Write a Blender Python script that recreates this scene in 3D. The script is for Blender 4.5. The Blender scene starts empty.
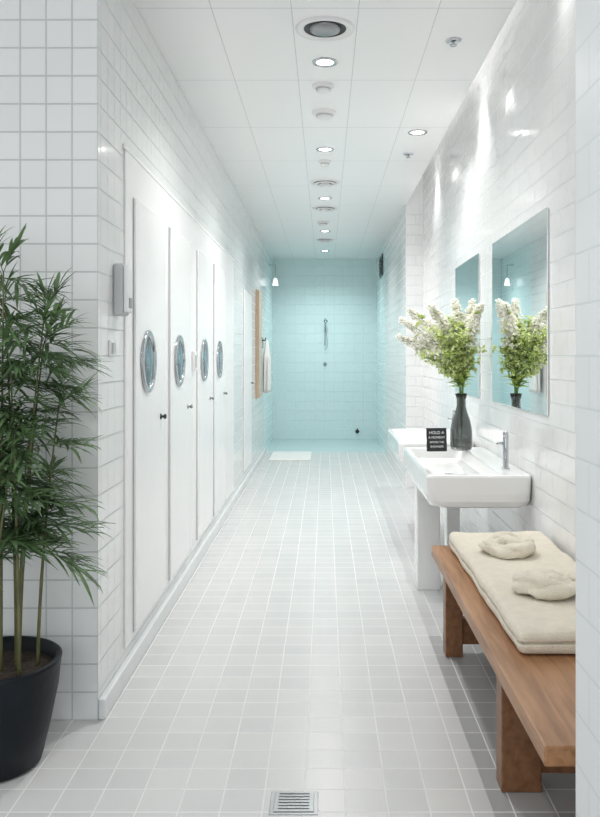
import bpy, bmesh, math, random
from mathutils import Vector, Matrix, noise
random.seed(7)
sc=bpy.context.scene
COL=sc.collection
# ------------------------------------------------------------------ materials
def newmat(name):
    m=bpy.data.materials.new(name); m.use_nodes=True
    nt=m.node_tree; b=nt.nodes['Principled BSDF']; return m,nt,b
def pmat(name,col,rough=.5,metal=0,var=.04,scale=8,bump=0,bscale=60,emit=None,estr=0,trans=0,coat=0,sheen=0,spec=.5,thin=0):
    m,nt,b=newmat(name)
    tc=nt.nodes.new('ShaderNodeTexCoord')
    n=nt.nodes.new('ShaderNodeTexNoise'); n.inputs['Scale'].default_value=scale; n.inputs['Detail'].default_value=4
    nt.links.new(tc.outputs['Object'],n.inputs['Vector'])
    r=nt.nodes.new('ShaderNodeValToRGB')
    r.color_ramp.elements[0].color=[max(0,c*(1-var)) for c in col]+[1]
    r.color_ramp.elements[1].color=[min(1,c*(1+var)) for c in col]+[1]
    r.color_ramp.elements[0].position=.3; r.color_ramp.elements[1].position=.7
    nt.links.new(n.outputs['Fac'],r.inputs['Fac']); nt.links.new(r.outputs['Color'],b.inputs['Base Color'])
    b.inputs['Roughness'].default_value=rough; b.inputs['Metallic'].default_value=metal
    b.inputs['Transmission Weight'].default_value=trans; b.inputs['Coat Weight'].default_value=coat
    b.inputs['Sheen Weight'].default_value=sheen; b.inputs['Specular IOR Level'].default_value=spec
    if emit: b.inputs['Emission Color'].default_value=list(emit)+[1]; b.inputs['Emission Strength'].default_value=estr
    if bump:
        n2=nt.nodes.new('ShaderNodeTexNoise'); n2.inputs['Scale'].default_value=bscale; n2.inputs['Detail'].default_value=5
        nt.links.new(tc.outputs['Object'],n2.inputs['Vector'])
        bp=nt.nodes.new('ShaderNodeBump'); bp.inputs['Strength'].default_value=bump; bp.inputs['Distance'].default_value=.01
        nt.links.new(n2.outputs['Fac'],bp.inputs['Height']); nt.links.new(bp.outputs['Normal'],b.inputs['Normal'])
    if thin:
        t=nt.nodes.new('ShaderNodeBsdfTranslucent'); nt.links.new(r.outputs['Color'],t.inputs['Color'])
        ms=nt.nodes.new('ShaderNodeMixShader'); ms.inputs[0].default_value=thin
        nt.links.new(b.outputs[0],ms.inputs[1]); nt.links.new(t.outputs[0],ms.inputs[2])
        nt.links.new(ms.outputs[0],nt.nodes['Material Output'].inputs['Surface'])
    return m
def tilemat(name,c1,c2,grout,tw,th,gw=.004,offset=0,floor=False,rough=.15,gbump=.6,nb=.15,ou=0,ov=0,spec=.5):
    m,nt,b=newmat(name); L=nt.links.new; N=nt.nodes.new
    tc=N('ShaderNodeTexCoord'); sp=N('ShaderNodeSeparateXYZ'); L(tc.outputs['Object'],sp.inputs[0])
    cb=N('ShaderNodeCombineXYZ')
    def add(sock,off):
        a=N('ShaderNodeMath'); a.operation='ADD'; L(sock,a.inputs[0]); a.inputs[1].default_value=off; return a.outputs[0]
    if floor:
        L(add(sp.outputs['X'],ou),cb.inputs[0]); L(add(sp.outputs['Y'],ov),cb.inputs[1])
    else:
        ge=N('ShaderNodeNewGeometry'); sn=N('ShaderNodeSeparateXYZ'); L(ge.outputs['True Normal'],sn.inputs[0])
        ab=N('ShaderNodeMath'); ab.operation='ABSOLUTE'; L(sn.outputs['X'],ab.inputs[0])
        gt=N('ShaderNodeMath'); gt.operation='GREATER_THAN'; L(ab.outputs[0],gt.inputs[0]); gt.inputs[1].default_value=.5
        mx=N('ShaderNodeMix'); mx.data_type='FLOAT'; L(gt.outputs[0],mx.inputs[0]); L(sp.outputs['X'],mx.inputs[2]); L(sp.outputs['Y'],mx.inputs[3])
        L(add(mx.outputs[0],ou),cb.inputs[0]); L(add(sp.outputs['Z'],ov),cb.inputs[1])
    br=N('ShaderNodeTexBrick'); L(cb.outputs[0],br.inputs['Vector'])
    br.offset=offset; br.squash=1
    br.inputs['Scale'].default_value=1; br.inputs['Brick Width'].default_value=tw; br.inputs['Row Height'].default_value=th
    br.inputs['Mortar Size'].default_value=gw; br.inputs['Mortar Smooth'].default_value=.3
    br.inputs['Color1'].default_value=list(c1)+[1]; br.inputs['Color2'].default_value=list(c2)+[1]; br.inputs['Mortar'].default_value=list(grout)+[1]
    L(br.outputs['Color'],b.inputs['Base Color'])
    mr=N('ShaderNodeMapRange'); L(br.outputs['Fac'],mr.inputs[0]); mr.inputs[3].default_value=rough; mr.inputs[4].default_value=.8
    L(mr.outputs[0],b.inputs['Roughness'])
    b.inputs['Specular IOR Level'].default_value=spec
    iv=N('ShaderNodeMath'); iv.operation='SUBTRACT'; iv.inputs[0].default_value=1; L(br.outputs['Fac'],iv.inputs[1])
    n=N('ShaderNodeTexNoise'); n.inputs['Scale'].default_value=9; L(tc.outputs['Object'],n.inputs['Vector'])
    ml=N('ShaderNodeMath'); ml.operation='MULTIPLY_ADD'; L(n.outputs['Fac'],ml.inputs[0]); ml.inputs[1].default_value=nb; L(iv.outputs[0],ml.inputs[2])
    bp=N('ShaderNodeBump'); bp.inputs['Strength'].default_value=gbump; bp.inputs['Distance'].default_value=.004
    L(ml.outputs[0],bp.inputs['Height']); L(bp.outputs['Normal'],b.inputs['Normal'])
    return m
def woodmat(name,ca,cb_,rough=.4):
    m,nt,b=newmat(name); L=nt.links.new; N=nt.nodes.new
    tc=N('ShaderNodeTexCoord'); mp=N('ShaderNodeMapping'); L(tc.outputs['Object'],mp.inputs[0]); mp.inputs['Scale'].default_value=(14,1.2,14)
    n=N('ShaderNodeTexNoise'); n.inputs['Scale'].default_value=3; n.inputs['Detail'].default_value=8; n.inputs['Distortion'].default_value=.5; L(mp.outputs[0],n.inputs['Vector'])
    r=N('ShaderNodeValToRGB'); r.color_ramp.elements[0].color=list(ca)+[1]; r.color_ramp.elements[1].color=list(cb_)+[1]
    r.color_ramp.elements[0].position=.30; r.color_ramp.elements[1].position=.70
    L(n.outputs['Fac'],r.inputs['Fac']); L(r.outputs['Color'],b.inputs['Base Color']); b.inputs['Roughness'].default_value=rough
    bp=N('ShaderNodeBump'); bp.inputs['Strength'].default_value=.12; bp.inputs['Distance'].default_value=.004; L(n.outputs['Fac'],bp.inputs['Height']); L(bp.outputs['Normal'],b.inputs['Normal'])
    return m
M={}
M['wallL']=tilemat('tile_white_square',(.875,.89,.885),(.84,.86,.855),(.60,.64,.64),.0925,.1,.0032,ou=.81,rough=.1,nb=.4)
M['wallR']=tilemat('tile_white_brick',(.90,.905,.90),(.87,.88,.88),(.70,.74,.75),.2,.1,.003,offset=.5,rough=.12,nb=.5)
M['wallP']=tilemat('tile_pier',(.78,.81,.815),(.77,.80,.805),(.71,.75,.755),.2,.1,.0025,offset=.5,rough=.3,nb=.1,gbump=.3)
M['aqua']=tilemat('tile_aqua',(.76,.895,.90),(.745,.885,.892),(.82,.925,.93),.15,.15,.003,rough=.15,nb=.2)
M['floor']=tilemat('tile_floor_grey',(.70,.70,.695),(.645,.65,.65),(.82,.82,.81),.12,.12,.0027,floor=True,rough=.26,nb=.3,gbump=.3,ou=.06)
M['floorHalfShadow']=tilemat('tile_floor_basin_shadow',(.58,.585,.585),(.53,.535,.54),(.78,.78,.77),.12,.12,.0027,floor=True,rough=.3,nb=.3,gbump=.3,ou=.06)  # tile colour darkened to carry the shadow under the basins
M['floorShadow']=tilemat('tile_floor_bench_shadow',(.43,.435,.44),(.38,.385,.39),(.76,.76,.75),.12,.12,.0026,floor=True,rough=.35,nb=.2,gbump=.3,ou=.06)  # tile colour darkened further to carry the bench's shadow
M['floorA']=tilemat('tile_floor_aqua',(.60,.73,.74),(.57,.71,.72),(.66,.77,.78),.1,.1,.003,floor=True,rough=.35)
M['paint']=pmat('white_laminate',(.885,.89,.89),.3,var=.01)
M['door']=pmat('door_white_lacquer',(.92,.925,.925),.25,var=.01)
M['gap']=pmat('door_gap_grey',(.55,.58,.59),.6)
M['chrome']=pmat('chrome',(.48,.50,.52),.08,1,var=.02)
M['steel']=pmat('brushed_steel',(.30,.315,.32),.35,1)
M['darkm']=pmat('dark_metal',(.06,.06,.06),.35,.6)
M['pglass']=pmat('porthole_glass',(.06,.14,.18),.04,0,var=1,scale=16,spec=.4)
M['mirror']=pmat('mirror_glass',(.95,.975,.975),.01,1,var=.0)
M['ceramic']=pmat('white_ceramic',(.91,.915,.91),.08,var=.01,coat=.5)
M['plastic']=pmat('white_plastic',(.84,.85,.85),.35,var=.01)
M['greyp']=pmat('grey_plastic',(.5,.52,.53),.4)
M['black']=pmat('black_board',(.012,.013,.014),.5)
M['chalk']=pmat('white_lettering',(.8,.8,.8),.7)
M['vase']=pmat('smoked_glass',(.31,.33,.32),.02,0,trans=.97)
M['wood']=woodmat('oiled_wood',(.25,.115,.047),(.46,.24,.115))
M['woodD']=woodmat('oiled_wood_leg',(.17,.075,.032),(.27,.13,.06))
M['woodL']=woodmat('pale_wood',(.55,.43,.31),(.66,.53,.40))
M['towel']=pmat('cream_terry',(.85,.785,.65),.95,var=.05,scale=25,bump=.7,bscale=200,sheen=.3)
M['robe']=pmat('white_terry',(.88,.88,.86),.95,var=.03,bump=.5,bscale=150)
M['pot']=pmat('pot_charcoal_blue',(.005,.008,.012),.5,var=.2,bump=.15,bscale=30,spec=.25)
M['soil']=pmat('soil',(.04,.028,.02),.95,var=.5,scale=40,bump=1)
M['cane']=pmat('bamboo_cane',(.13,.13,.05),.5,var=.35,scale=12)
M['leaf']=pmat('bamboo_leaf',(.135,.225,.10),.42,var=.65,scale=9,thin=.32)
M['fleaf']=pmat('bouquet_leaf',(.48,.59,.18),.5,var=.3,scale=30,thin=.35)
M['fgreen']=pmat('flower_green',(.72,.80,.40),.6,var=.2,scale=40,thin=.35)
M['fwhite']=pmat('flower_white',(.97,.96,.90),.7,var=.02,scale=40,thin=.45,spec=.1)
M['fstem']=pmat('flower_stem_green',(.16,.28,.09),.5)
M['glow']=pmat('lamp_glow',(1,1,1),.5,emit=(1,.98,.95),estr=8)
M['dark']=pmat('vent_dark',(.05,.055,.06),.5)
# ceiling panels
m,nt,b=newmat('ceiling_panel'); L=nt.links.new; N=nt.nodes.new
b.inputs['Roughness'].default_value=.3
M['ceil']=m
tc=N('ShaderNodeTexCoord'); sp=N('ShaderNodeSeparateXYZ'); L(tc.outputs['Object'],sp.inputs[0])
def stripe(sock,pos,w):
    a=N('ShaderNodeMath');a.operation='SUBTRACT';L(sock,a.inputs[0]);a.inputs[1].default_value=pos
    c=N('ShaderNodeMath');c.operation='ABSOLUTE';L(a.outputs[0],c.inputs[0])
    d=N('ShaderNodeMath');d.operation='LESS_THAN';L(c.outputs[0],d.inputs[0]);d.inputs[1].default_value=w;return d.outputs[0]
socks=[stripe(sp.outputs['X'],p,.002) for p in (-1.17,-.83,-.49,-.145,.145,.49)]
mo=N('ShaderNodeMath');mo.operation='PINGPONG';ad=N('ShaderNodeMath');ad.operation='ADD';L(sp.outputs['Y'],ad.inputs[0]);ad.inputs[1].default_value=-3.45+9
L(ad.outputs[0],mo.inputs[0]);mo.inputs[1].default_value=.45
socks.append(stripe(mo.outputs[0],0,.003))
cur=socks[0]
for s in socks[1:]:
    x=N('ShaderNodeMath');x.operation='MAXIMUM';L(cur,x.inputs[0]);L(s,x.inputs[1]);cur=x.outputs[0]
mx=N('ShaderNodeMix');mx.data_type='RGBA';L(cur,mx.inputs[0]);mx.inputs[6].default_value=(.93,.935,.935,1);mx.inputs[7].default_value=(.62,.65,.66,1)
L(mx.outputs[2],b.inputs['Base Color'])
# ------------------------------------------------------------------ mesh helpers
def obj(name,me,mat,parent=None,loc=(0,0,0),smooth=True,kind=None,label=None):
    o=bpy.data.objects.new(name,me)
    if mat is not None: me.materials.append(M[mat] if isinstance(mat,str) else mat)
    COL.objects.link(o); o.location=loc
    if parent: o.parent=parent
    for p in me.polygons: p.use_smooth=smooth
    if kind:o['kind']=kind
    if label:o['label']=label
    return o
def bm_box(bm,x0,x1,y0,y1,z0,z1,bev=0,seg=2):
    r=bmesh.ops.create_cube(bm,size=1)['verts']
    for v in r: v.co=Vector((x0+(v.co.x+.5)*(x1-x0),y0+(v.co.y+.5)*(y1-y0),z0+(v.co.z+.5)*(z1-z0)))
    if bev:
        es=list({e for v in r for e in v.link_edges})
        bmesh.ops.bevel(bm,geom=es,offset=bev,segments=seg,affect='EDGES',profile=.5)
def bm_done(bm,name='m'):
    bmesh.ops.recalc_face_normals(bm,faces=bm.faces)
    me=bpy.data.meshes.new(name); bm.to_mesh(me); bm.free(); return me
def box(name,x0,x1,y0,y1,z0,z1,mat,parent=None,bev=0,loc=(0,0,0),**k):
    bm=bmesh.new(); bm_box(bm,x0,x1,y0,y1,z0,z1,bev); return obj(name,bm_done(bm,name),mat,parent,loc,smooth=False,**k)
def boxes(name,lst,mat,parent=None,bev=0,loc=(0,0,0),**k):
    bm=bmesh.new()
    for l in lst: bm_box(bm,*l,bev=bev)
    return obj(name,bm_done(bm,name),mat,parent,loc,smooth=False,**k)
def bm_lathe(bm,prof,n=32,mat4=None):
    rings=[]
    for r,z in prof:
        if r<1e-5: rings.append([bm.verts.new((0,0,z))])
        else: rings.append([bm.verts.new((r*math.cos(2*math.pi*i/n),r*math.sin(2*math.pi*i/n),z)) for i in range(n)])
    for a,c in zip(rings,rings[1:]):
        if len(a)==1 and len(c)==1: continue
        for i in range(n):
            j=(i+1)%n
            if len(a)==1: bm.faces.new((a[0],c[i],c[j]))
            elif len(c)==1: bm.faces.new((a[i],a[j],c[0]))
            else: bm.faces.new((a[i],a[j],c[j],c[i]))
    if mat4 is not None:
        for rg in rings:
            for v in rg: v.co=mat4@v.co
def lathe(name,prof,mat,parent=None,loc=(0,0,0),n=32,rot=None,**k):
    bm=bmesh.new(); bm_lathe(bm,prof,n,rot); return obj(name,bm_done(bm,name),mat,parent,loc,**k)
def bm_tube(bm,pts,rad,n=8,caps=True):
    pts=[Vector(p) for p in pts]; rings=[]
    ref=Vector((0,0,1)) if abs((pts[1]-pts[0]).normalized().z)<.9 else Vector((1,0,0))
    for i,p in enumerate(pts):
        t=(pts[min(i+1,len(pts)-1)]-pts[max(i-1,0)]).normalized()
        u=(ref-t*ref.dot(t)).normalized(); ref=u; w=t.cross(u)
        r=rad(i/(len(pts)-1)) if callable(rad) else rad
        rings.append([bm.verts.new(p+u*r*math.cos(2*math.pi*j/n)+w*r*math.sin(2*math.pi*j/n)) for j in range(n)])
    for a,c in zip(rings,rings[1:]):
        for j in range(n):
            bm.faces.new((a[j],a[(j+1)%n],c[(j+1)%n],c[j]))
    if caps: bm.faces.new(rings[0][::-1]); bm.faces.new(rings[-1])
def tube(name,pts,rad,mat,parent=None,loc=(0,0,0),n=10,**k):
    bm=bmesh.new(); bm_tube(bm,pts,rad,n); return obj(name,bm_done(bm,name),mat,parent,loc,**k)
def empty(name,loc,label,cat,group=None,kind=None):
    o=bpy.data.objects.new(name,None); o.empty_display_size=.1; COL.objects.link(o); o.location=loc
    if label:o['label']=label
    if cat:o['category']=cat
    if group:o['group']=group
    if kind:o['kind']=kind
    return o
RX=Matrix.Rotation(math.pi/2,4,'Y')   # z -> x
# ------------------------------------------------------------------ structure
S='structure'
def st(o,label=None,cat=None):
    o['kind']=S
    if label:o['label']=label
    if cat:o['category']=cat
    return o
HR=3.9
st(box('floor',-2.6,.48,-1.0,10.85,-.08,0,'floor'),'pale grey square floor tiles with light grout','floor')
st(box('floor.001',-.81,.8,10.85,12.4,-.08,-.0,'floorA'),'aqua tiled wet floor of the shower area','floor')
st(box('floor.002',.48,1.1,-1.0,3.72,-.08,0,'floorShadow'),'floor tile strip along the wall, grey darkened for the bench shadow','floor')
st(box('floor.003',.48,1.1,3.72,7.92,-.08,0,'floorHalfShadow'),'square floor tiles under the basins, grey darkened for their shadow','floor')
st(box('floor.004',.48,1.1,7.92,10.85,-.08,0,'floor'),'pale grey square floor tiles near the shower','floor')
st(box('wall_left',-2.6,-.81,2.855,10.6,0,2.8,'wallL'),'glossy white square wall tiles','wall')
st(box('wall_shower_left',-1.0,-.81,10.6,12.52,-.08,2.8,'aqua'),'aqua tiled shower side wall','wall')
st(box('wall_back',-.81,.8,12.4,12.52,-.08,2.8,'aqua'),'pale aqua tiled shower end wall','wall')
st(box('wall_shower_right',.8,1.1,10.6,12.52,-.08,2.8,'aqua'),'aqua tiled shower side wall','wall')
st(box('wall_right',.97,1.1,1.58,7.92,0,HR,'wallR'),'white glossy brick-laid tiles behind the basins','wall')
st(box('wall_pier',.8,1.1,7.92,10.6,0,2.8,'wallR'),'white tiled wall projecting past the basin recess','wall')
st(box('wall_entry',.495,1.1,1.38,1.58,0,HR,'wallP'),'pale tiled pier beside the bench','wall')
st(box('ceiling',-2.6,.81,-.3,12.52,2.8,HR,'ceil'),'white suspended panel ceiling','ceiling')
st(box('ceiling.001',.81,1.1,1.3,7.95,HR,HR+.06,'ceil'),'raised white ceiling over the basin recess','ceiling')
st(box('ceiling.002',.81,1.1,7.92,12.52,2.8,HR,'ceil'),'white ceiling over the far wall','ceiling')
st(box('baseboard_left',-.81,-.785,2.855,10.6,0,.075,'wallP',bev=.006),'white tiled skirting','baseboard')
st(box('trim_1',-.81,-.802,3.22,7.05,.12,2.13,'paint',bev=.003),'white cladding panel around the cubicle doors','panel')
st(box('trim_2',-.81,-.799,3.20,7.07,2.13,2.15,'paint',bev=.003),'thin white head trim above the doors','trim')
# doors
def door(n,y0,w,label,porthole=True):
    e=empty('door_%d'%n,(-.802,y0+w/2,.15),label,'door',kind=S)
    H=1.81
    box('door_gap',0,.002,-w/2-.003,w/2+.003,-.003,H+.003,'gap',e)
    box('leaf',.002,.013,-w/2+.002,w/2-.002,0,H,'door',e,bev=.003)
    if porthole:
        z=1.125; R=.14; oy=-.09
        lathe('porthole_ring',[(R-.03,.0),(R,.0),(R,.008),(R-.006,.013),(R-.018,.014),(R-.024,.010),(R-.03,.0)],'chrome',e,(.013,oy,z),40,RX)
        lathe('porthole_glass',[(0,.012),(R*.4,.011),(R-.045,.007),(R-.024,.003),(R-.024,.0)],'pglass',e,(.013,oy,z),40,RX)
    h=bmesh.new(); bm_lathe(h,[(0,0),(.014,0),(.014,.004),(.006,.006),(.006,.014),(.011,.017),(.012,.024),(.008,.028),(0,.029)],16,RX)
    obj('handle',bm_done(h),'darkm' if n==1 else 'steel',e,(.013,w/2-.12 if porthole else w/2-.06,.86),label='small dark metal knob' if n==1 else 'small steel knob')
    return e
door(1,3.34,.62,'white cubicle door with round chrome porthole, nearest the corner')
door(2,4.10,.62,'white cubicle door with round chrome porthole')
door(3,4.99,.62,'white cubicle door with round chrome porthole')
door(4,5.74,.62,'white cubicle door with round chrome porthole')
d5=door(5,7.9,.8,'plain white flush door further along the corridor',False); d5.location.x=-.81
e=empty('wall_keypad',(-.802,4.85,1.27),'small grey keypad on the white wall panel','keypad')
box('body',0,.02,-.035,.035,-.06,.06,'plastic',e,bev=.005); box('keys',.02,.023,-.022,.022,-.04,.035,'greyp',e,bev=.001)
e=empty('wall_intercom',(-.81,3.10,1.455),'small grey wall dispenser unit beside the first door','intercom')
box('body',0,.04,-.05,.05,0,.2,'greyp',e,bev=.01)
box('front_cover',.04,.055,-.044,.044,.012,.188,'plastic',e,bev=.006)
box('button_panel',.055,.058,-.02,.02,.03,.07,'steel',e,bev=.001)
e=empty('light_switch',(-.81,3.02,1.33),'small white square wall switch','switch')
box('plate',0,.01,-.03,.03,-.03,.03,'plastic',e,bev=.003); box('rocker',.01,.016,-.018,.018,-.02,.02,'greyp',e,bev=.002)
# wooden cabinet, robe
e=empty('wooden_locker',(-.808,9.55,.80),'pale wooden wall cabinet on the corridor wall','cabinet')
box('body',0,.025,-.2,.2,0,1.28,'woodL',e,bev=.004); box('door',.025,.038,-.19,.19,.01,1.27,'woodL',e,bev=.003)
tube('handle',[(.038,.15,.6),(.055,.15,.6),(.055,.15,.72),(.038,.15,.72)],.005,'darkm',e)
e=empty('robe_hook',(-.81,10.15,1.5),'small dark wall hook','hook')
tube('hook_arm',[(0,0,0),(.05,0,0),(.06,0,.03)],.008,'darkm',e); lathe('plate',[(0,0),(.02,0),(.02,.006),(0,.007)],'darkm',e,(0,0,0),16,RX)
def robe():
    bm=bmesh.new(); rings=[]
    for i in range(15):
        t=i/14; z=-.66*t; w=.03+.11*min(1,t*3)+.03*t; ring=[]
        for j in range(28):
            a=2*math.pi*j/28; f=1+.16*math.sin(a*6+t*2)*min(1,t*3)
            ring.append(bm.verts.new((.062+ .045*math.cos(a)*f*min(1,.35+t*2),w*math.sin(a)*f,z)))
        rings.append(ring)
    for a,c in zip(rings,rings[1:]):
        for j in range(28): bm.faces.new((a[j],a[(j+1)%28],c[(j+1)%28],c[j]))
    bm.faces.new(rings[0]); bm.faces.new(rings[-1][::-1]); return bm_done(bm)
e=empty('hanging_towel',(-.80,10.15,1.50),'white towel hanging in folds from a wall hook','towel')
obj('cloth',robe(),'robe',e)
# shower fittings
e=empty('hand_shower',(.0,12.398,1.46),'chrome hand shower on a riser rail','shower')
tube('rail',[(0,-.04,0),(0,-.04,.42)],.008,'chrome',e)
tube('bracket',[(0,0,.02),(0,-.04,.02)],.007,'chrome',e); tube('bracket',[(0,0,.40),(0,-.04,.40)],.007,'chrome',e)
HM=Matrix.Translation((.01,-.12,.37)) @ Matrix.Rotation(.9,4,'X')
bm=bmesh.new(); bm_tube(bm,[(0.01,-.05,.23),(.01,-.08,.31),(.01,-.10,.37)],.009); bm_lathe(bm,[(0,0),(.030,0),(.033,.012),(.015,.022),(0,.026)],20,HM)
obj('shower_head',bm_done(bm),'chrome',e)
tube('hose',[(.01,-.05,.23),(.035,-.06,.1),(.03,-.06,-.02),(.01,-.05,-.06),(.0,-.03,-.06)],.004,'steel',e)
e=empty('shower_mixer',(0,12.398,1.17),'small chrome shower valve on aqua tiles','tap')
lathe('body',[(0,0),(.03,0),(.03,.008),(.014,.012),(.014,.04),(0,.042)],'chrome',e,(0,0,0),20,Matrix.Rotation(math.pi/2,4,'X')); tube('lever',[(0,-.035,0),(0,-.04,.04)],.006,'chrome',e)
e=empty('floor_tap',(.5,12.398,.13),'small dark low tap near the shower floor','tap')
lathe('body',[(0,0),(.03,0),(.03,.01),(.015,.015),(.015,.05),(0,.05)],'darkm',e,(0,0,0),16,Matrix.Rotation(math.pi/2,4,'X'))
tube('lever',[(0,-.045,0),(0,-.05,.05)],.008,'darkm',e)
M['fittingw']=pmat('fitting_white_glow',(.95,.95,.95),.5,emit=(1,1,1),estr=.5)  # weak glow added so the white fitting stands out from the aqua tiles
e=empty('wall_fitting',(-.81,11.6,2.32),'small white hanging fitting on a bracket, with an added faint glow','lamp')
tube('bracket',[(0,0,.30),(.09,0,.30),(.09,0,.12)],.005,'steel',e); lathe('hood',[(.015,.11),(.03,.085),(.045,0),(.04,0),(.026,.08),(0,.10)],'fittingw',e,(.09,0,0))
e=empty('air_grille',(.8,11.3,2.42),'dark slatted air grille high on the wall','vent')
box('frame',-.015,0,-.25,.25,0,.3,'darkm',e,bev=.004); boxes('slats',[(-.024,-.015,-.23,.23,.03+.05*i,.055+.05*i) for i in range(5)],'dark',e)
e=empty('light_patch',(-.43,10.35,0),'thin white slab added as a patch of light on the floor by the shower','mat')  # white slab painted in for a pool of light on the floor
box('mat',-.27,.25,-.45,.45,.0,.012,'robe',e,bev=.005)
# floor drain
e=empty('floor_drain',(-.09,2.325,0),'square stainless floor drain plate set in tiles','drain')
box('frame',-.07,.07,-.06,.06,.0,.002,'steel',e,bev=.001)
box('grate',-.058,.058,-.048,.048,.002,.0045,'steel',e,bev=.001)
boxes('slots',[(-.045,.045,-.038+.0155*i,-.032+.0155*i,.0042,.0048) for i in range(6)],'dark',e)
# ------------------------------------------------------------------ ceiling fixtures
CZ=2.8
def downlight(x,y,power,label,r=.055):
    e=empty('downlight',(x,y,CZ),label,'ceiling light',group='recessed ceiling downlights')
    lathe('trim_ring',[(r*.8,-.001),(r*.82,-.006),(r*1.15,-.006),(r*1.2,0)],'chrome',e)
    lathe('lens',[(0,-.002),(r*.8,-.002),(r*.8,0)],'glow',e)
    l=bpy.data.lights.new('lamp','SPOT'); l.energy=power; l.shadow_soft_size=.05; l.spot_size=math.radians(150); l.spot_blend=1; l.color=(1,.99,.975)
    o=bpy.data.objects.new('lamp',l); COL.objects.link(o); o.parent=e; o.location=(0,0,-.06)
    return e
K=.44
downlight(0,4.08,122*K,'lit round recessed downlight near the air vent')
downlight(0,5.8,132*K,'lit round recessed downlight in the middle of the ceiling')
downlight(0,7.6,124*K,'small lit recessed downlight further down the corridor')
downlight(0,9.6,100*K,'small lit recessed downlight before the shower')
downlight(.62,5.36,30*K,'lit round recessed downlight over the basins')
e=downlight(0,11.4,100*K,'recessed downlight over the shower')
for c in e.children:
    if c.type=='LIGHT': c.data.color=(.84,1,1)
downlight(-.5,1.3,60*K,'recessed downlight over the entrance')
def vent(y,R,label):
    e=empty('air_vent',(0,y,CZ),label,'ceiling vent')
    lathe('outer_ring',[(R*.72,-.004),(R*.8,-.012),(R*.97,-.01),(R,0)],'plastic',e,n=40)
    lathe('throat',[(0,-.001),(R*.72,-.001),(R*.74,-.006)],'dark',e,n=40)
    lathe('cone',[(0,-.026),(R*.3,-.024),(R*.5,-.012),(R*.52,-.002)],'steel',e,n=40)
vent(3.66,.135,'large round white ceiling air vent with dark gap')
def detector(x,y,R,label,cat='detector'):
    e=empty('smoke_detector',(x,y,CZ),label,cat)
    lathe('base',[(R,0),(R,-.012),(R*.8,-.016),(0,-.016)],'plastic',e)
    lathe('dome',[(R*.66,-.015),(R*.62,-.036),(R*.4,-.044),(0,-.046)],'plastic',e)
    lathe('slot_ring',[(R*.67,-.020),(R*.675,-.024),(R*.67,-.028)],'greyp',e)
detector(-.01,4.43,.06,'small round white smoke detector')
detector(-.005,4.92,.075,'larger round white ceiling detector')
detector(0,6.15,.05,'small round white ceiling sensor')
detector(-.02,8.95,.07,'round white ceiling sensor')
def diffuser(y,R,label):
    e=empty('ceiling_diffuser',(0,y,CZ),label,'ceiling vent')
    bm=bmesh.new()
    for k,(ra,z) in enumerate([(R,-.008),(R*.72,-.022),(R*.45,-.034)]): bm_lathe(bm,[(ra*.72,z+.006),(ra*.74,z),(ra*.98,z-.002),(ra,z+.008)],32)
    bm_lathe(bm,[(R*.95,0),(R*.95,-.006),(R,-.003)],32)
    obj('rings',bm_done(bm),'plastic',e)
    lathe('throat',[(0,-.003),(R*.9,-.003)],'dark',e); lathe('centre_cap',[(0,-.04),(R*.25,-.038),(R*.28,-.004)],'plastic',e)
diffuser(6.9,.13,'round stepped white ceiling diffuser'); diffuser(8.1,.13,'round stepped white ceiling diffuser'); diffuser(10.3,.12,'round stepped ceiling diffuser near the shower')
def sprinkler(x,y):
    e=empty('sprinkler_head',(x,y,CZ),'small chrome sprinkler head in ceiling','sprinkler')
    lathe('rosette',[(.04,0),(.036,-.006),(.012,-.01),(0,-.01)],'chrome',e,n=20)
    bm=bmesh.new(); bm_tube(bm,[(0,0,-.006),(0,0,-.022)],.006); bm_lathe(bm,[(0,-.022),(.018,-.023),(.018,-.026),(0,-.026)],16)
    obj('nozzle',bm_done(bm),'chrome',e)
sprinkler(.61,3.8); sprinkler(.62,5.94)
# wall-washing lamps fixed to the side of the recess
for y,p in ((3.2,4),(4.9,19),(6.9,19)):
    e=empty('wall_washer',(.81,y,3.02),'small wall-washing lamp beside the tiled recess','wall light',group='wall washing lamps')
    box('arm',0,.02,-.012,.012,-.01,.01,'steel',e); lathe('housing',[(.0,.03),(.014,.03),(.018,-.02),(.014,-.02),(.012,.02),(0,.02)],'steel',e,(.034,0,0),n=20)
    l=bpy.data.lights.new('lamp','SPOT'); l.energy=p; l.shadow_soft_size=.03; l.spot_size=math.radians(85); l.spot_blend=1; l.color=(1,.99,.97)
    o=bpy.data.objects.new('lamp',l); COL.objects.link(o); o.parent=e; o.location=(.034,0,-.05); o.rotation_euler=(0,math.radians(-4),0)
e=empty('cove_fill',(.89,4.75,HR),'unseen linear fill lamp added to brighten the raised recess','ceiling light')  # added fill lamp, lifts the dark band on the upper recess wall
box('housing',-.05,.05,-3.05,3.05,-.03,0,'plastic',e,bev=.003)
l=bpy.data.lights.new('lamp','AREA'); l.shape='RECTANGLE'; l.size=.09; l.size_y=6.0; l.energy=11; l.color=(1,.99,.975)
o=bpy.data.objects.new('lamp',l); COL.objects.link(o); o.parent=e; o.location=(0,0,-.033)
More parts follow.
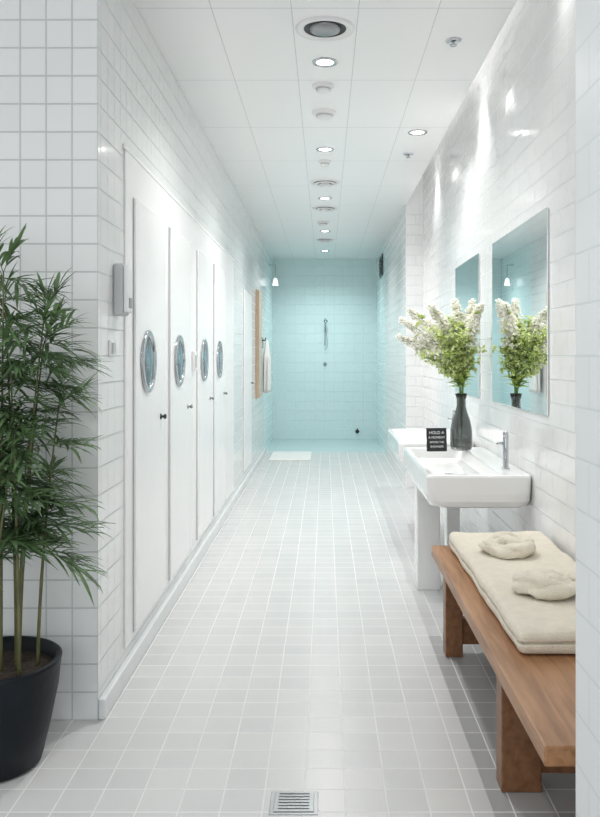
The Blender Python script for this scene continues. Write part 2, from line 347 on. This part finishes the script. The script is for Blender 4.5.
# ------------------------------------------------------------------ basins
def basin_mesh(w,l,h,rc=.03):
    bm=bmesh.new()
    def rr(x0,x1,y0,y1,r,z,n=6):
        pts=[]
        for cx,cy,a0 in ((x1-r,y1-r,0),(x0+r,y1-r,90),(x0+r,y0+r,180),(x1-r,y0+r,270)):
            for i in range(n+1):
                a=math.radians(a0+90*i/n); pts.append(bm.verts.new((cx+r*math.cos(a),cy+r*math.sin(a),z)))
        return pts
    L2=l/2
    secs=[(.05,w-.01,-L2+.04,L2-.04,.05+rc,-h),(.02,w,-L2+.015,L2-.015,.05+rc,-h+.01),(.006,w,-L2+.004,L2-.004,.02+rc,-h+.035),(.0,w,-L2,L2,.01+rc,-h+.07),(0,w,-L2,L2,rc,-.012),(.004,w-.002,-L2+.004,L2-.004,rc,-.003),(.012,w-.006,-L2+.012,L2-.012,rc,0),
          (.03,w-.135,-L2+.03,L2-.03,rc,0),(.036,w-.141,-L2+.036,L2-.036,rc,-.006),(.05,w-.155,-L2+.06,L2-.06,.05,-.06),(.09,w-.19,-L2+.12,L2-.12,.05,-.08)]
    rings=[rr(*s) for s in secs]
    for a,c in zip(rings,rings[1:]):
        n=len(a)
        for j in range(n): bm.faces.new((a[j],a[(j+1)%n],c[(j+1)%n],c[j]))
    bm.faces.new(rings[0][::-1]); bm.faces.new(rings[-1]); return bm_done(bm)
BT=.745
def basin(yc,l,label,near):
    w=.49
    e=empty('wash_basin',(.475,yc,0),label,'sink',group='wall basins')
    obj('bowl',basin_mesh(w,l,.16,.03 if near else .06),'ceramic',e,(0,0,BT),smooth=False)
    if near:
        box('leg',.035,.165,.14,.26,.0,BT-.155,'ceramic',e,bev=.008,label='broad white ceramic pedestal slab')
        box('leg',.235,.315,l/2-.2,l/2-.12,0,BT-.155,'ceramic',e,bev=.008,label='slim white leg')
    else:
        lathe('pedestal',[(0,-.30),(.055,-.30),(.065,-.27),(.075,-.155),(0,-.15)],'ceramic',e,(.20,-.1,BT),28)
        tube('waste_pipe',[(.20,-.1,BT-.3),(.20,-.1,BT-.38),(.26,-.1,BT-.41),(.48,-.1,BT-.41)],.016,'chrome',e,n=12)
    lathe('drain',[(0,-.078),(.022,-.078),(.024,-.080)],'chrome',e,(.19,0,BT),20)
    return e
basin(4.30,1.16,'white rectangular ceramic basin carrying vase and tap',True)
basin(5.62,1.0,'second white ceramic basin further along the wall',False)
def faucet(y):
    e=empty('basin_tap',(.89,y,BT),'slim upright chrome basin tap','tap',group='chrome basin taps')
    lathe('body',[(0,0),(.020,0),(.020,.004),(.014,.008),(.014,.15),(.0135,.155),(0,.155)],'chrome',e,n=24)
    bm=bmesh.new(); bm_tube(bm,[(-.01,0,.125),(-.03,0,.126),(-.045,0,.120)],.007,12); obj('spout',bm_done(bm),'chrome',e)
    bm=bmesh.new(); bm_lathe(bm,[(0,.157),(.014,.157),(.014,.176),(.011,.182),(0,.182)],24); obj('lever',bm_done(bm),'chrome',e)
faucet(3.94); faucet(5.5)
def mirror(y0,y1,label):
    e=empty('wall_mirror',(.97,(y0+y1)/2,1.04),label,'mirror',group='wall mirrors over the basins')
    h=(y1-y0)/2
    box('backing',-.006,0,-h+.006,h-.006,.006,.90,'plastic',e); box('mirror_glass',-.009,-.006,-h,h,0,.905,'mirror',e,bev=.0008)
mirror(3.46,4.60,'large frameless rectangular mirror over the nearer basin'); mirror(5.0,5.9,'frameless rectangular mirror over the second basin')
# sign
e=empty('tabletop_sign',(.652,4.66,BT),'small black card sign with white lettering','sign')
e.rotation_euler=(0,0,.12)
bm=bmesh.new(); bm_box(bm,-.06,.06,-.004,.004,0,.135,.001)
o=obj('board',bm_done(bm),'black',e,smooth=False); o.rotation_euler=(-.12,0,0)
box('foot',-.05,.05,-.01,.035,0,.006,'black',e,bev=.001)
for i,(t,s) in enumerate((('HOLD A',.024),('A MOMENT',.019),('BEFORE THE',.015),('SHOWERS',.017))):
    cu=bpy.data.curves.new('t','FONT'); cu.body=t; cu.size=s; cu.align_x='CENTER'; cu.extrude=.0003
    to=bpy.data.objects.new('t',cu); COL.objects.link(to)
    dg=bpy.context.evaluated_depsgraph_get(); me=bpy.data.meshes.new_from_object(to.evaluated_get(dg)); bpy.data.objects.remove(to)
    o=obj('lettering',me,'chalk',e,smooth=False); a=math.pi/2-.12; zz=.100-.026*i
    o.rotation_euler=(a,0,0); o.location=(0,-.0052+zz*math.sin(.12),zz)
# vase
VX,VY,VZ=.80,4.70,BT
e=empty('flower_vase',(VX,VY,VZ),'dark smoked glass bottle vase holding flowers','vase')
lathe('body',[(0,.004),(.05,.004),(.060,.01),(.066,.04),(.064,.12),(.053,.18),(.036,.225),(.027,.26),(.027,.30),(.036,.335),(.033,.335),(.024,.30),(.024,.26),(.033,.225),(.049,.18),(.060,.12),(.061,.04),(.05,.012),(0,.012)],'vase',e,n=40)
# flowers
def petal_leaf(bm,p,d,l,w,up=Vector((0,0,1)),droop=.2,segs=4):
    d=d.normalized(); s=d.cross(up)
    if s.length<.1: s=d.cross(Vector((1,0,0)))
    s.normalize(); prev=None
    for i in range(segs+1):
        t=i/segs; c=p+d*l*t-Vector((0,0,1))*droop*l*t*t
        ww=w*math.sin(math.pi*min(.98,.08+.92*t))**.8*.5 if i<segs else .0005
        n=s.cross(d)*ww*.35
        a=bm.verts.new(c-s*ww+n); m_=bm.verts.new(c); b_=bm.verts.new(c+s*ww+n)
        if prev:
            bm.faces.new((prev[0],prev[1],m_,a)); bm.faces.new((prev[1],prev[2],b_,m_))
        prev=(a,m_,b_)
def rv(): 
    while True:
        v=Vector((random.uniform(-1,1),random.uniform(-1,1),random.uniform(-1,1)))
        if .1<v.length<1: return v.normalized()
def cut_flower(tip,kind):
    base=Vector((0,0,.06)); neck=Vector((random.uniform(-.012,.012),random.uniform(-.012,.012),.32)); tip=Vector(tip)
    e=empty('cut_flower',(VX,VY,VZ),{'w':'tall feathery white blossom plume with small florets','g':'leafy pale green flowering branch'}[kind],'flower',group='cut flowers in the dark vase')
    pts=[]
    for i in range(13):
        t=i/12
        if t<.4: pts.append(base.lerp(neck,t/.4))
        else:
            u=(t-.4)/.6; m1=neck+Vector((0,0,(tip.z-.31)*.6)); pts.append((neck*(1-u)**2+m1*2*u*(1-u)+tip*u*u))
    tube('stalk',pts,.0026,'fstem',e,n=6)
    bm=bmesh.new(); top=pts[6:]
    if kind=='w':
        for k in range(260):
            t=random.random()**.85; idx=2.4+t*3.58; i=int(idx); f=idx-i; i=min(i,len(top)-2); c=top[i].lerp(top[i+1],f)
            rad=.054*(1-t*.78)+.003; d=rv(); p=c+d*rad*random.uniform(.55,1)
            for q in range(2): petal_leaf(bm,p,(d+rv()*.9),.027-.012*t,.021,droop=.1,segs=2)
        obj('blossoms',bm_done(bm),'fwhite',e)
    else:
        for k in range(80):
            t=random.random(); idx=1.6+t*4.3; i=min(int(idx),len(top)-2); c=top[i].lerp(top[i+1],min(1,idx-i))
            d=rv(); d.z=abs(d.z)*.6+d.z*.4; p=c+d*random.uniform(.012,.07)
            for q in range(5): petal_leaf(bm,p,(d*.5+rv()),.021,.017,droop=.1,segs=2)
        obj('blossoms',bm_done(bm),'fgreen',e)
    bm=bmesh.new()
    for k in range(24 if kind=='g' else 6):
        i=random.randint(0,5); c=top[i]; d=rv(); d.z=abs(d.z)*.5; petal_leaf(bm,c,d+(tip-neck).normalized()*.5,random.uniform(.06,.10),.032,droop=.35)
    for v in bm.verts:
        v.co.x=min(v.co.x,.97-VX-.02)
    obj('leaves',bm_done(bm),'fleaf',e)
for tp,k in (((-.36,-.02,.77),'w'),((-.30,.08,.83),'w'),((-.37,.0,.67),'w'),((-.18,-.1,.70),'g'),((-.10,.0,.77),'g'),((-.03,-.12,.68),'g'),((.0,.06,.76),'g'),((.05,-.06,.72),'g'),((-.24,-.04,.56),'g'),((.085,.08,.88),'w'),((.09,-.14,.85),'w'),((-.02,.10,.89),'w'),((-.12,-.14,.58),'g'),((.09,.0,.60),'g'),((-.2,-.08,.85),'w')):
    cut_flower(tp,k)
# ------------------------------------------------------------------ bench
BZ=.46
e=empty('wooden_bench',(.47,1.72,0),'oiled wooden plank bench with slab legs','bench')
Lb=1.83; Wb=.48
for i in range(2):
    x0=i*Wb/2; box('seat_plank',x0+.002,x0+Wb/2-.002,0,Lb,BZ-.045,BZ,'wood',e,bev=.005)
def leg(y,w=.11,xo=.06): 
    box('leg',xo,xo+w,y,y+.075,0,BZ-.045,'woodD',e,bev=.004)
    box('leg',Wb-.04-w,Wb-.04,y,y+.075,0,BZ-.045,'woodD',e,bev=.004)
    box('cross_rail',xo+w,Wb-.04-w,y+.015,y+.06,BZ-.15,BZ-.045,'woodD',e,bev=.003)
    box('cross_rail',xo+w,Wb-.04-w,y+.015,y+.06,.05,.16,'woodD',e,bev=.003)
leg(.66,.12,.055); leg(Lb-.10,.075,.05)
box('side_rail',.075,.105,.735,Lb-.10,BZ-.11,BZ-.045,'woodD',e,bev=.003)
box('side_rail',Wb-.095,Wb-.065,.735,Lb-.10,BZ-.11,BZ-.045,'woodD',e,bev=.003)
# towel
def softslab(w,l,h):
    bm=bmesh.new(); bmesh.ops.create_cube(bm,size=1)
    bmesh.ops.subdivide_edges(bm,edges=bm.edges,cuts=51,use_grid_fill=True)
    for v in bm.verts:
        x,y,z=v.co*2
        q=Vector((x*w/2,y*l/2,z*h/2)); r=h*.32
        inn=Vector((max(-w/2+r,min(w/2-r,q.x)),max(-l/2+r,min(l/2-r,q.y)),max(-h/2+r,min(h/2-r,q.z))))
        d=q-inn
        if d.length>1e-6: q=inn+d.normalized()*r
        if abs(x)>.93 or abs(y)>.97:
            g=math.exp(-(z/.10)**2)
            if abs(x)>.93: q.x-=math.copysign(.014*g,x)
            if abs(y)>.97: q.y-=math.copysign(.014*g,y)
        nn=noise.noise(q*5)*.009+noise.noise(q*18)*.002+noise.noise(q*60)*.0007
        q+=Vector((nn*.8,nn,nn if z>-.9 else 0)); q.z+=h/2
        v.co=q
    return bm_done(bm)
o=obj('folded_towel',softslab(.41,1.28,.072),'towel',None,(.745,2.87,BZ+.001)); o['label']='long folded cream terry towel on the wooden bench'; o['category']='towel'
def knot(seed):
    bm=bmesh.new(); n=160
    for st_ in range(3):
        pts=[]
        for i in range(n+1):
            t=i/n; a=t*2*math.pi*(1.2-.12*st_)+seed+st_*1.9; R=(1-.30*t)*(1-.18*st_)
            w1=noise.noise(Vector((t*4,st_*5.1,seed)))*.022; w2=noise.noise(Vector((t*4,st_*3.3+9,seed)))*.014
            c=Vector(((.096*R+w1)*math.cos(a),(.062*R+w1)*math.sin(a),.024+.013*st_+w2+.009*math.sin(t*9+st_*2)))
            pts.append(c)
        bm_tube(bm,pts,lambda u:(.021+.005*math.sin(u*17+st_*2))*(min(1,u*9+.3))*(min(1,(1-u)*9+.3)),20,True)
    pts=[(-.06+.12*i/30,.018*math.sin(i/6+seed),.030+.014*math.sin(i/30*math.pi)) for i in range(31)]
    bm_tube(bm,pts,lambda u:.016+.016*math.sin(u*math.pi),16,True)
    for v in bm.verts:
        v.co+=Vector((1,1,1))*(noise.noise(v.co*25+Vector((seed,0,0)))*.007+noise.noise(v.co*70)*.002); v.co.z=max(.0,v.co.z*.92)
    return bm_done(bm)
o=obj('rolled_towel',knot(1),'towel',None,(.71,3.10,BZ+.075)); o['label']='small twisted cream hand towel lying on the folded towel, further one'; o['category']='towel'; o['group']='twisted hand towels'; o.scale=(1.12,1.2,1)
o=obj('rolled_towel.001',knot(4),'towel',None,(.71,2.58,BZ+.075)); o['label']='small twisted cream hand towel lying on the folded towel, nearer one'; o['category']='towel'; o['group']='twisted hand towels'; o.scale=(1.15,1.3,1.05)
random.seed(21)
# ------------------------------------------------------------------ plant
PX,PY=-1.055,2.55
e=empty('potted_bamboo_palm',(PX,PY,0),'tall leafy bamboo palm in a dark round pot','potted plant')
lathe('pot',[(0,0),(.13,0),(.145,.01),(.172,.12),(.196,.24),(.205,.32),(.208,.333),(.202,.338),(.19,.335),(.185,.30),(.18,.29)],'pot',e,n=48)
lathe('soil',[(0,.305),(.1,.302),(.184,.295)],'soil',e,n=32)
fol=bmesh.new()
def frond(p,d,nl,ll):
    d=d.normalized(); L0=random.uniform(.09,.16)
    pts=[p+d*L0*t-Vector((0,0,1))*.05*t*t for t in (0,.35,.7,1)]
    bm_tube(fol,pts,.0016,4,False)
    s=d.cross(Vector((0,0,1))); s=s.normalized() if s.length>.05 else Vector((1,0,0))
    for k in range(nl):
        t=.15+.85*k/(nl-1); i=min(2,int(t*3)); c=pts[i].lerp(pts[i+1],t*3-i)
        side=1 if k%2 else -1
        ang=random.uniform(.35,1.1)*(1.15-t*.75)
        dd=d*math.cos(ang)+s*side*math.sin(ang)+Vector((0,0,random.uniform(-.35,.3)))
        petal_leaf(fol,c,dd,ll*random.uniform(.7,1.1),random.uniform(.0095,.0135),droop=random.uniform(.1,.5),segs=5)
canes=[((.03,-.02),(.05,-.05),1.56),((.075,.0),(.17,-.03),1.42),((.10,-.05),(.10,-.12),1.26),((.125,.04),(.20,.02),1.14),((-.02,.05),(-.04,.08),1.60),((-.07,-.03),(-.16,-.05),1.50),((.05,.08),(.13,.08),1.34),((-.11,.05),(-.3,.0),1.2),((.02,-.09),(.12,-.16),1.0),((.0,.0),(.0,-.1),.95),((.06,.03),(.02,.04),1.45)]
for (bx,by),(tx,ty),h in canes:
    pts=[]
    for i in range(22):
        t=i/21; pts.append(Vector((bx+(tx-bx)*t**1.6,by+(ty-by)*t**1.6,.285+(h-.285)*t)))
    tube('cane',pts,lambda u:(.0064*(1-.65*u))*(1+.2*(abs((u*9)%1-.5)>.42)),'cane',e,n=8)
    zz=.66+random.uniform(0,.1)
    while zz<h:
        t=(zz-.33)/(h-.33); c=Vector((bx+(tx-bx)*t**1.6,by+(ty-by)*t**1.6,zz))
        for q in range(random.choice((1,2,2,3))):
            a=random.uniform(0,2*math.pi); d=Vector((math.cos(a),math.sin(a)*.8,random.uniform(-.1,.6)))
            frond(c,d,random.randint(12,17),random.uniform(.09,.135))
        zz+=random.uniform(.05,.085)
    frond(pts[-1],Vector((random.uniform(-.3,.3),random.uniform(-.3,.3),1)),13,.12)
    frond(pts[-1],Vector((random.uniform(-1,1),random.uniform(-.6,.6),.6)),12,.12)
for v in fol.verts:
    if v.co.y+PY>2.83: v.co.y=2.83-PY-random.random()*.02
    if v.co.z<.45: v.co.z=.45+random.random()*.02
    if v.co.x>.34: v.co.x=.34+(v.co.x-.34)*.6
obj('foliage',bm_done(fol),'leaf',e,label='dense narrow green bamboo leaves')
# ------------------------------------------------------------------ camera, world, lights
cd=bpy.data.cameras.new('camera'); cam=bpy.data.objects.new('camera',cd); COL.objects.link(cam)
cam.location=(0,0,1.3); cam.rotation_euler=(math.pi/2,0,0)
cd.sensor_width=36; cd.sensor_fit='AUTO'; cd.lens=800/817*36
cd.shift_x=-25/817; cd.shift_y=-52.5/817
cd.clip_start=.05
sc.camera=cam
w=bpy.data.worlds.new('world'); sc.world=w; w.use_nodes=True
bg=w.node_tree.nodes['Background']; bg.inputs[0].default_value=(.95,.975,1,1); bg.inputs[1].default_value=.48
l=bpy.data.lights.new('entrance_fill_light','AREA'); l.shape='RECTANGLE'; l.size=2.4; l.size_y=2.0; l.energy=20; l.color=(.97,.99,1)  # added fill lamp behind the camera, no window modelled
o=bpy.data.objects.new('entrance_fill_light',l); COL.objects.link(o); o.location=(-.6,-1.6,1.6); o.rotation_euler=(math.radians(88),0,0)
sc.view_settings.view_transform='Standard'; sc.view_settings.look='None'; sc.view_settings.exposure=.52
